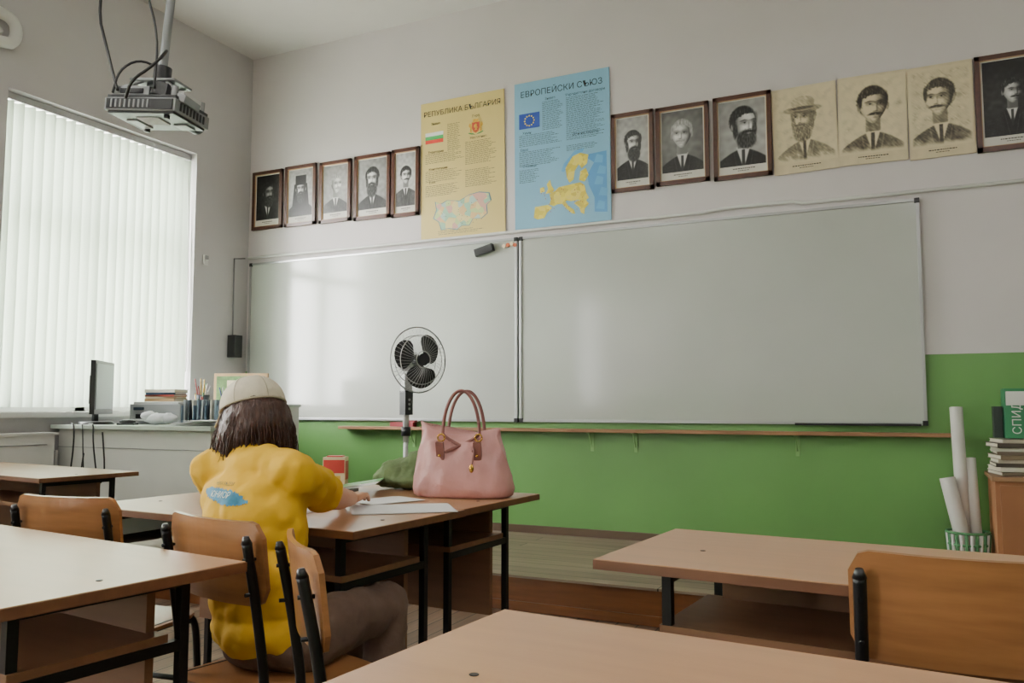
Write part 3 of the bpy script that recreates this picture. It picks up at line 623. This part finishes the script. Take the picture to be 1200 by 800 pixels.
# ---------------------------------------------------------------- right corner stuff
card=mat('cardboard','a06c48',.7,var=.12); b=MB()
b.bb(.36,.98,4.72,5.15,POD,.68,card); b.bb(.345,.99,4.70,5.16,.668,.69,mat('cabinet_top','8d6a4a',.5)); b.bb(.38,.66,4.712,4.72,POD+.03,.65,mat('cabinet_door','94623e',.5)); b.bb(.68,.96,4.712,4.72,POD+.03,.65,MC['cabinet_door'])
b.done('small_cabinet',bevel=.003)
_,t=bookpile('book_pile',.54,4.92,.691,9,.36,.26,4,cols=('6a5a4a','d9d4c6','4a4038','b9b0a0','8a7a60'),t=(.015,.024))
bookpile('book_pile',.87,4.92,.691,6,.2,.26,-5)
b=MB(); gr=mat('box_green','2f7a52',.45); b.box((0,0,.125),(.10,.16,.25),gr); b.box((0,-.081,.20),(.085,.003,.07),frame_white); b.box((.11,.0,.15),(.08,.14,.34),mat('box_teal','5fae9a',.4)); b.box((.11,-.071,.2),(.06,.003,.16),frame_white); b.box((-.075,.02,.08),(.04,.1,.16),mat('box_dark','26302c',.4))
o=b.done('product_boxes',M=TR(.475,4.92,.695+t,0),bevel=.003); text('СПИД',.055,(.02,-.084,.02),frame_white,o,'label',(math.pi/2,-math.pi/2,0),'LEFT')
b=MB(); bk=mat('basket_green','4f8a5a',.6,var=.1)
for i in range(26):
    t=2*math.pi*i/26; b.cyl((.085*math.cos(t),.085*math.sin(t),0),(.10*math.cos(t),.10*math.sin(t),.2),.008,bk if i%2 else frame_white,n=6)
for z in(.0,.07,.14,.2):
    r_=.085+.015*z/.2; b.tube([(r_*math.cos(a),r_*math.sin(a),z+.006) for a in [2*math.pi*i/30 for i in range(31)]],.007,bk,6,False)
b.cyl((0,0,0),(0,0,.01),.085,bk); b.done('waste_basket',M=TR(.245,4.95,POD))
b=MB(); rp=mat('rolled_paper','d4d2cc',.6)
def roll(p,q,r):
    b.cyl(p,q,r,rp,n=20); b.cyl(Vector(q),Vector(q)+(Vector(q)-Vector(p)).normalized()*.001,r*.7,dark_plastic,n=20)
roll((.235,4.98,POD+.02),(.22,5.08,1.03),.032); roll((.25,4.93,POD+.02),(.16,4.97,.66),.038); roll((.29,4.97,POD+.02),(.275,5.07,.76),.028)
b.done('rolled_posters')
# ---------------------------------------------------------------- desk-top items
T=.731
b=MB(); pk=mat('bag_leather','c58f8c',.42,var=.12,scale=6,bump=.8,bscale=14,coat=.1,bdist=.012); brn=mat('bag_trim','80504a',.45); gold=mat('gold_metal','c9a04a',.25,metal=1)
N=64; prof=[(0,.152,.062,2.8),(.008,.166,.072,2.8),(.03,.172,.076,2.7),(.07,.168,.074,2.6),(.11,.160,.067,2.4),(.15,.150,.057,2.2),(.185,.140,.046,2.1),(.215,.134,.032,2),(.235,.136,.018,2),(.242,.137,.008,2)]
vs=[];fs=[]
for (z,a,c,e) in prof:
    for i in range(N):
        t=2*math.pi*i/N; cx=math.copysign(abs(math.cos(t))**(2/e),math.cos(t)); cy=math.copysign(abs(math.sin(t))**(2/e),math.sin(t))
        zz=z-(.034*(1-abs(cx)**2) if z>.2 else 0)+(.012*abs(cx)**6*(-1 if cx<0 else 1)*-1 if z>.2 else 0)
        w_=(1 if .02<z<.22 else 0)
        vs.append((a*cx+.003*math.sin(9*t+z*30)-.012*z/.24,c*cy+(.007*math.sin(6*t+z*34)+.005*math.sin(13*t-z*55)+.008*noise.noise(Vector((cx*5,cy*3,z*22))))*w_,zz))
for k in range(len(prof)-1):
    for i in range(N): fs.append((k*N+i,k*N+(i+1)%N,(k+1)*N+(i+1)%N,(k+1)*N+i))
fs.append(tuple(range(N))[::-1]); fs.append(tuple((len(prof)-1)*N+i for i in range(N)))
b._add(vs,fs,pk,True)
for sy in(-1,1):
    top=[(.064*math.cos(a)*1.0,sy*(.035),.20+.155*math.sin(a)) for a in [math.pi*i/16 for i in range(17)]]
    top=[(-.064,sy*.052,.145)]+top+[(.064,sy*.052,.145)]
    b.tube(top,.0058,brn,10)
    for sx in(-1,1):
        b.box((sx*.064,sy*.062,.155),(.026,.012,.06),brn,(sy*-.25,0,0)); b.tube([(sx*.064+.012*math.cos(a),sy*.052,.198+.012*math.sin(a)) for a in [2*math.pi*i/14 for i in range(15)]],.003,gold,6,False)
        b.sph((sx*.064,sy*.071,.14),.005,gold,nu=10,nv=6)
b.tube([(-.12,0,.222),(-.06,0,.208),(.06,0,.208),(.12,0,.222)],.004,gold,6)
b.tube([(.05,-.055,.19),(.055,-.075,.15),(.05,-.085,.11)],.003,brn,6); b.sph((.05,-.088,.10),(.008,.004,.014),gold)
b.done('handbag',M=TR(-1.365,2.46,T,14))
def sheets(name,x,y,w,d,rot,n=1,m=None,z=T):
    b=MB()
    for i in range(n): b.box((random.uniform(-.004,.004),random.uniform(-.004,.004),.0007+i*.0012),(w,d,.0009),m or pw,Matrix.Rotation(math.radians(random.uniform(-4,4)),3,'Z'))
    return b.done(name,M=TR(x,y,z,rot))
sheets('paper_sheet',-1.36,2.08,.21,.297,-55,2); sheets('paper_sheet',-1.53,2.24,.15,.20,-20,2)
sheets('paper_sheet',-1.66,1.93,.20,.28,8,3)
b=MB(); bg_=mat('booklet_green','4f9a4a',.4,var=.1); b.box((0,0,.004),(.20,.27,.008),pw); b.box((0,0,.009),(.20,.27,.0015),frame_white); b.box((0,.08,.0102),(.19,.09,.001),bg_); b.box((-.03,-.04,.0102),(.08,.10,.001),mat('booklet_photo','8a9a70',.4,var=.4,scale=30)); b.box((.05,-.09,.0102),(.08,.05,.001),bg_)
b.box((.10,.05,.026),(.2,.25,.002),frame_white,(0,math.radians(-9),.12)); b.box((.10,.09,.0285),(.19,.12,.001),bg_,(0,math.radians(-9),.12)); b.box((.09,-.03,.0275),(.12,.06,.001),MC['booklet_photo'],(0,math.radians(-9),.12))
b.done('workbook',M=TR(-1.85,2.31,T,20))
b=MB(); rb=mat('box_red','b83a34',.4); b.box((0,0,.055),(.085,.06,.11),mat('box_cream','d2c6a0',.5)); b.box((0,-.0305,.075),(.08,.002,.05),rb); b.box((.043,0,.06),(.002,.05,.07),rb); b.box((0,-.031,.03),(.05,.003,.02),mat('box_yel','d8b040',.5)); b.box((0,0,.112),(.06,.04,.006),rb)
b.done('juice_carton',M=TR(-1.99,2.58,T,25),bevel=.002)
b=MB(); gm=mat('pouch_green','5f7048',.85,var=.25,scale=14,bump=.5,bscale=40); gk=mat('pouch_grey','6d7270',.7)
b.sph((0,0,.055),(.13,.07,.058),gm); b.sph((.06,-.01,.085),(.08,.055,.06),gm); b.sph((-.08,.0,.04),(.07,.06,.042),gm); b.sph((.0,-.03,.030),(.12,.055,.030),gk)
o=b.done('cloth_bag',M=TR(-1.66,2.60,T+.004,10)); r_=o.modifiers.new('r','REMESH'); r_.mode='VOXEL'; r_.voxel_size=.006; r_.use_smooth_shade=True
sm=o.modifiers.new('s','SMOOTH'); sm.iterations=4; d=o.modifiers.new('d','DISPLACE'); tx=bpy.data.textures.new('folds','CLOUDS'); tx.noise_scale=.05; d.texture=tx; d.strength=.025
b=MB(); nv=mat('navy_fabric','2c3f66',.8,bump=.3); b.sph((0,0,.06),(.05,.04,.06),nv); b.sph((0,-.02,.04),(.045,.04,.04),nv); b.tube([(-.03,0,.10),(0,0,.14),(.03,0,.10)],.005,nv,8); b.done('pencil_pouch',M=TR(-2.02,2.02,T))
# ---------------------------------------------------------------- seated woman
girl=empty('seated_woman',(-1.38,1.55,0))
gi=Matrix.Translation((-1.38,1.55,0)).inverted()
skin=mat('skin','c08a6c',.5,var=.06,scale=12); shirt=mat('tshirt_yellow','d8a91a',.85,var=.06,scale=3,bump=.55,bscale=7,bdist=.03)
pants=mat('trousers_brown','665044',.85,var=.15,scale=20,bump=.2,bscale=80); hairm=mat('hair_brown','40241a',.42,var=.5,scale=25,stretch=(3,3,.4),bump=.5,bscale=60)
capm=mat('cap_beige','d2c9b4',.85,var=.06,scale=30,bump=.25,bscale=200); shoe=mat('shoe_dark','2a2a2e',.6)
def organic(b,name,vox,sm=6,disp=0,dsc=.1,fold=0):
    o=b.done(name); o.parent=girl; o.matrix_parent_inverse=gi
    r=o.modifiers.new('r','REMESH'); r.mode='VOXEL'; r.voxel_size=vox; r.use_smooth_shade=True
    s=o.modifiers.new('s','SMOOTH'); s.factor=.5; s.iterations=sm
    if disp:
        tx=bpy.data.textures.new(name+'t','CLOUDS'); tx.noise_scale=dsc; d=o.modifiers.new('d','DISPLACE'); d.texture=tx; d.strength=disp; d.mid_level=.5
    if fold:
        tx=bpy.data.textures.new(name+'f','MARBLE'); tx.noise_scale=.11; tx.turbulence=9; tx.marble_type='SOFT'
        d=o.modifiers.new('f','DISPLACE'); d.texture=tx; d.strength=fold; d.mid_level=.5
        s=o.modifiers.new('s2','SMOOTH'); s.factor=.5; s.iterations=3
    return o
def V(*a): return Vector(a)
HIP=V(-1.375,1.555,.50); hR=V(-1.30,1.555,.495); hL=V(-1.455,1.575,.495)
SR=V(-1.325,1.575,.868); SL=V(-1.620,1.60,.874); NK=V(-1.500,1.61,.905); HC=V(-1.552,1.662,1.008)
ER=V(-1.42,1.825,.785); WR=V(-1.50,2.02,.762); EL_=V(-1.77,1.80,.785); WL=V(-1.67,1.985,.762)
kR=V(-1.29,1.90,.50); kL=V(-1.45,1.93,.50); aR=V(-1.27,1.86,.09); aL=V(-1.45,1.90,.09)
tz=Matrix.Rotation(math.radians(-6),3,'Z')
b=MB()
b.sph(HIP,(.13,.09,.08),skin,tz); b.sph(V(-1.395,1.555,.62),(.10,.07,.12),skin,tz); b.sph(V(-1.445,1.58,.76),(.11,.07,.11),skin,tz)
b.caps(SL,.032,SR,.032,skin); b.caps(V(-1.485,1.60,.85),.044,HC-V(0,0,.05),.040,skin)
b.chain([(SR,.034),(SR*.4+ER*.6,.036),(ER,.032)],skin); b.chain([(ER,.032),(ER*.65+WR*.35,.033),(WR,.022)],skin); b.chain([(SL,.034),(SL*.4+EL_*.6,.036),(EL_,.032)],skin); b.chain([(EL_,.032),(EL_*.65+WL*.35,.033),(WL,.022)],skin)
b.chain([(hR,.07),(kR,.048),(kR*.65+aR*.35,.046),(aR,.032)],skin); b.chain([(hL,.07),(kL,.048),(kL*.65+aL*.35,.046),(aL,.032)],skin)
organic(b,'body',.007,4)
fdir=math.radians(136+22); RH=(Matrix.Rotation(fdir-math.pi/2,3,'Z')@Matrix.Rotation(math.radians(-18),3,'X'))*.92
def hp(x,y,z): return HC+RH@Vector((x,y,z))
b=MB()
b.sph(hp(0,-.006,.012),(.070,.085,.085),skin,RH); b.sph(hp(0,.018,-.04),(.052,.058,.062),skin,RH); b.sph(hp(0,.045,-.075),(.026,.024,.02),skin,RH)
b.caps(hp(0,.080,.005),.008,hp(0,.094,-.022),.011,skin); 
for s in(-1,1):
    b.sph(hp(s*.010,.088,-.026),.008,skin); b.sph(hp(s*.036,.055,-.02),(.022,.02,.018),skin,RH); b.sph(hp(s*.026,.068,.022),(.02,.012,.008),skin,RH)
    b.sph(hp(s*.071,-.004,-.005),(.008,.018,.028),skin,RH)
b.caps(hp(-.016,.076,-.048),.006,hp(.016,.076,-.048),.006,skin); b.caps(hp(0,0,-.05),.040,NK,.042,skin)
organic(b,'head',.0045,3)
b=MB(); ew=mat('eye_white','d8d4d0',.2); ei=mat('iris','3a2418',.2); lip=mat('lips','a05a52',.45)
for s in(-1,1):
    b.sph(hp(s*.026,.066,.008),(.012,.012,.008),ew,RH); b.sph(hp(s*.026,.0765,.008),(.005,.003,.005),ei,RH)
    b.caps(hp(s*.014,.078,.024),.0025,hp(s*.038,.070,.025),.002,hairm)
b.sph(hp(0,.080,-.045),(.018,.006,.004),lip,RH); b.sph(hp(0,.079,-.052),(.015,.006,.005),lip,RH)
o=b.done('face_features'); o.parent=girl; o.matrix_parent_inverse=gi
b=MB(); b.sph(hp(0,-.018,.012),(.080,.086,.088),hairm,RH)
for i in range(15):
    a=math.radians(178+ i*184/14)
    p=hp(.074*math.cos(a),-.015+.078*math.sin(a),.0); ln=.105+.014*math.sin(i*2.3); q=p+Vector((0,0,-ln))+ (RH@Vector((.012*math.cos(a),.012*math.sin(a),0)))
    b.chain([(p,.020),(p*.5+q*.5+RH@Vector((.006*math.cos(a),.008*math.sin(a),0)),.020),(q,.009)],hairm)
b.sph(hp(0,-.055,-.05),(.065,.035,.055),hairm,RH)
organic(b,'hair',.006,4,.010,.02)
cu=bpy.data.curves.new('hair_strands','CURVE'); cu.dimensions='3D'; cu.bevel_depth=.0012; cu.bevel_resolution=1
for i in range(1100):
    a=math.radians(random.uniform(165,375)); 
    p=hp(.080*math.cos(a),-.016+.088*math.sin(a),random.uniform(-.005,.03)); k=random.uniform(.008,.028)
    o1=RH@Vector((k*math.cos(a),k*1.0*math.sin(a),0)); L=random.uniform(.09,.16)
    sw=random.uniform(-.014,.014)
    pts=[p,p+o1*.7+V(sw*.5,0,-L*.4),p+o1*.9+V(sw+random.uniform(-.006,.006),random.uniform(-.008,.008),-L*.8),p+o1*random.uniform(-.2,1.1)+V(sw+random.uniform(-.014,.014),random.uniform(-.014,.014),-L)]
    sp=cu.splines.new('BEZIER'); sp.bezier_points.add(3)
    for bp_,q in zip(sp.bezier_points,pts): bp_.co=q; bp_.handle_left_type=bp_.handle_right_type='AUTO'
    sp.bezier_points[3].radius=.3
cu.materials.append(hairm); o=bpy.data.objects.new('hair_strands',cu); bpy.context.collection.objects.link(o); o.parent=girl; o.matrix_parent_inverse=gi
# cap : six-panel crown + curved peak
b=MB(); N=48; M_=12; vs=[];fs=[]
for j in range(M_+1):
    ph=math.radians(-8+98*j/M_) 
    for i in range(N):
        t=2*math.pi*i/N; g=1-.02*abs(math.cos(3*t))**12*math.cos(ph)
        cp=max(0,math.cos(ph))**.85
        vs.append(hp(.088*g*cp*math.cos(t),-.006+.100*g*cp*math.sin(t),.030+.080*math.sin(ph)))
for j in range(M_):
    for i in range(N): fs.append((j*N+i,j*N+(i+1)%N,(j+1)*N+(i+1)%N,(j+1)*N+i))
b._add(vs,fs,capm,True)
seam=mat('cap_seam','a89e86',.85)
band=[hp(.0885*math.cos(t),-.006+.1005*math.sin(t),.022) for t in [2*math.pi*i/40 for i in range(41)]]; b.tube(band,.003,seam,6,False)
for k in range(6):
    t=math.pi/6+k*math.pi/3; b.tube([hp(.0885*max(0,math.cos(p_))**.85*math.cos(t)*.985,-.006+.1005*max(0,math.cos(p_))**.85*math.sin(t)*.985,.030+.0805*math.sin(p_)) for p_ in [math.radians(-6+92*q/10) for q in range(11)]],.0014,seam,5,False)
b.sph(hp(0,-.006,.112),(.008,.008,.004),capm,RH)
vs=[];fs=[]
for j in range(7):
    q=j/6
    for i in range(15):
        a=math.radians(22+136*i/14); c,s=math.cos(a),math.sin(a)
        ext=.070*q*(s**.7); vs.append(hp(.087*c*(1+.03*q),-.006+.098*s+ext,.024-.010*q-.020*abs(c)**2*q*1.2))
for j in range(6):
    for i in range(14): fs.append((j*15+i,j*15+i+1,(j+1)*15+i+1,(j+1)*15+i))
b._add(vs,fs,capm,True)
o=b.done('cap'); o.parent=girl; o.matrix_parent_inverse=gi; s=o.modifiers.new('s','SOLIDIFY'); s.thickness=.003
# tshirt
b=MB()
b.sph(V(-1.39,1.55,.51),(.155,.116,.07),shirt,tz); b.sph(V(-1.40,1.55,.60),(.142,.110,.13),shirt,tz); b.sph(V(-1.445,1.57,.73),(.150,.104,.15),shirt,tz)
b.sph(V(-1.470,1.585,.79),(.162,.092,.10),shirt,tz)
b.caps(SL,.050,SR,.050,shirt); b.caps(V(-1.485,1.60,.855),.068,V(-1.497,1.606,.892),.050,shirt)
b.caps(SL,.050,V(-1.495,1.603,.897),.045,shirt); b.caps(SR,.050,V(-1.495,1.603,.897),.045,shirt)
for S_,E_ in((SR,ER),(SL,EL_)): b.chain([(S_,.052),(S_*.55+E_*.45,.055),(S_*.28+E_*.72,.060)],shirt)
shirt_o=organic(b,'tshirt',.006,7,.012,.10,.014)
b=MB(); b.sph(V(-1.375,1.56,.485),(.152,.112,.065),pants,tz)
b.chain([(hR,.083),(kR,.062),(kR*.5+aR*.5,.056),(aR,.050)],pants); b.chain([(hL,.083),(kL,.062),(kL*.5+aL*.5,.056),(aL,.050)],pants)
organic(b,'trousers',.008,6,.014,.05,.008)
b=MB()
for a in(aR,aL): b.caps(V(a.x,a.y-.01,.045),.040,V(a.x-.005,a.y+.13,.035),.033,shoe); b.box((a.x,a.y+.06,.012),(.075,.22,.022),shoe)
organic(b,'shoes',.005,5)
def hand(name,w,dr,side):
    b=MB(); d=Vector(dr).normalized(); l=Vector((-d.y,d.x,0)).normalized()*side; u=Vector((0,0,1))
    for k in range(4):
        off=(.022-.0147*k); kn=w+d*(.066-.004*abs(k-1))+l*off+u*.002
        b.caps(w+l*off*.6,.013,kn,.0105,skin)
        L=(.060,.068,.063,.050)[k]; sp=l*(off*.25)
        p1=kn+(d*L*.42+sp*.4)+u*.001; p2=p1+(d*L*.33+sp*.2)-u*.010; p3=p2+d*L*.20-u*.009
        b.chain([(kn,.0085),(p1,.0078),(p2,.007),(p3,.006)],skin)
    t0=w+d*.015+l*.018; t1=w+d*.040+l*.042-u*.004; t2=t1+d*.025+l*.006-u*.006; t3=t2+d*.018-l*.003-u*.004
    b.chain([(t0,.013),(t1,.0105),(t2,.009),(t3,.007)],skin)
    b.caps(w-d*.03,.022,w+d*.01,.019,skin)
    organic(b,name,.0032,2)
hand('hand_right',WR,(-.35,.93,0),1); hand('hand_left',WL,(.25,.96,0),-1)
bpy.context.view_layer.update()
dg=bpy.context.evaluated_depsgraph_get()
from mathutils.bvhtree import BVHTree
ev=shirt_o.evaluated_get(dg); me=ev.to_mesh(); bv=BVHTree.FromPolygons([v.co.copy() for v in me.vertices],[tuple(p.vertices) for p in me.polygons]); ev.to_mesh_clear()
def project(me,cx,cz,off):
    for v in me.vertices:
        o=Vector((cx+v.co.x,1.2,cz+v.co.y)); h=bv.ray_cast(o,Vector((.0,1,0)))
        v.co=(h[0]+h[1]*off) if h[0] else o+Vector((0,.25,0))
pb=mat('print_blue','2f7796',.7,var=.25,scale=60); pdkk=mat('print_dark','3c4a3a',.7); pwt=mat('print_white','c9d8c8',.7)
def grid_patch(name,cx,cz,w,h,m,off,jag,slope=0):
    bm=bmesh.new(); nx,nz=60,12; rows=[]
    for i in range(nx+1):
        x=-w/2+w*i/nx; k=(1-abs(x/(w/2))**3*.75); t=h/2*k+random.uniform(-1,1)*jag+slope*x; bt=-h/2*k+random.uniform(-1,1)*jag+slope*x
        rows.append([bm.verts.new((x,bt+(t-bt)*j/nz,0)) for j in range(nz+1)])
    for i in range(nx):
        for j in range(nz): bm.faces.new((rows[i][j],rows[i+1][j],rows[i+1][j+1],rows[i][j+1]))
    me=bpy.data.meshes.new(name); bm.to_mesh(me); bm.free(); me.materials.append(m); project(me,cx,cz,off)
    o=bpy.data.objects.new(name,me); bpy.context.collection.objects.link(o); o.parent=girl; o.matrix_parent_inverse=gi
grid_patch('print_brush',-1.485,.822,.15,.028,pb,.0022,.003,-.06); grid_patch('print_brush_tail',-1.44,.808,.10,.014,pb,.0022,.003,.05)
def ptext(s,size,cx,cz,m,off,name):
    c=bpy.data.curves.new(name,'FONT'); c.body=s; c.size=size; c.align_x='CENTER'; c.resolution_u=3
    o=bpy.data.objects.new(name,c); bpy.context.collection.objects.link(o); bpy.context.view_layer.update()
    d=bpy.context.evaluated_depsgraph_get(); me=bpy.data.meshes.new_from_object(o.evaluated_get(d)); bpy.data.objects.remove(o)
    bm=bmesh.new(); bm.from_mesh(me); bmesh.ops.triangulate(bm,faces=bm.faces); bm.to_mesh(me); bm.free()
    me.materials.clear(); me.materials.append(m); project(me,cx,cz,off)
    o=bpy.data.objects.new(name,me); bpy.context.collection.objects.link(o); o.parent=girl; o.matrix_parent_inverse=gi
ptext('ЮНИОР',.020,-1.485,.815,pwt,.0040,'print_text'); ptext('НЕКА БЪДЕМ',.010,-1.485,.843,pdkk,.003,'print_text_small')
# ---------------------------------------------------------------- light
w=bpy.data.worlds.new('World'); bpy.context.scene.world=w; w.use_nodes=True; nt=w.node_tree; bg=nt.nodes['Background']
bg.inputs['Color'].default_value=(1,.985,.97,1); bg.inputs['Strength'].default_value=WORLD
q=Vector((-1,0,0)).to_track_quat('Z','Y')
for y0,y1 in wins:
    l=bpy.data.lights.new('window_portal','AREA'); l.shape='RECTANGLE'
    o=bpy.data.objects.new('window_portal',l); o.location=(XL-.36,(y0+y1)/2,(WZ0+WZ1)/2)
    o.rotation_euler=q.to_euler(); bpy.context.collection.objects.link(o)
    l.size,l.size_y=(y1-y0,WZ1-WZ0) if abs((q.to_matrix()@Vector((1,0,0))).y)>.5 else (WZ1-WZ0,y1-y0)
    l.cycles.is_portal=True
for (x,y) in((-3.1,.9),(.6,.9),(-3.1,-2.0),(.6,-2.0)):  # added fill fixtures behind the camera, brightening the room in place of daylight
    b=MB(); b.box((0,0,-.03),(1.3,.32,.06),frame_white); b.box((0,0,-.062),(1.24,.26,.006),mat('fill_diffuser','eeeeea',.4))
    o=b.done('added_fill_lamp',M=TR(x,y,ZC-.001),bevel=.004)
    l=bpy.data.lights.new('fill_light','AREA'); l.shape='RECTANGLE'; l.size=1.2; l.size_y=.24; l.energy=FILL; l.color=(1,.96,.93)
    lo=bpy.data.objects.new('fill_light',l); lo.location=(0,0,-.075); bpy.context.collection.objects.link(lo); lo.parent=o
cam=bpy.data.cameras.new('Camera'); co=bpy.data.objects.new('Camera',cam); bpy.context.collection.objects.link(co)
cam.sensor_width=36; cam.lens=36*968/1200; cam.clip_start=.05
co.location=(0,0,H); co.rotation_euler=(math.radians(90+4.55),0,math.radians(25.7))
bpy.context.scene.camera=co
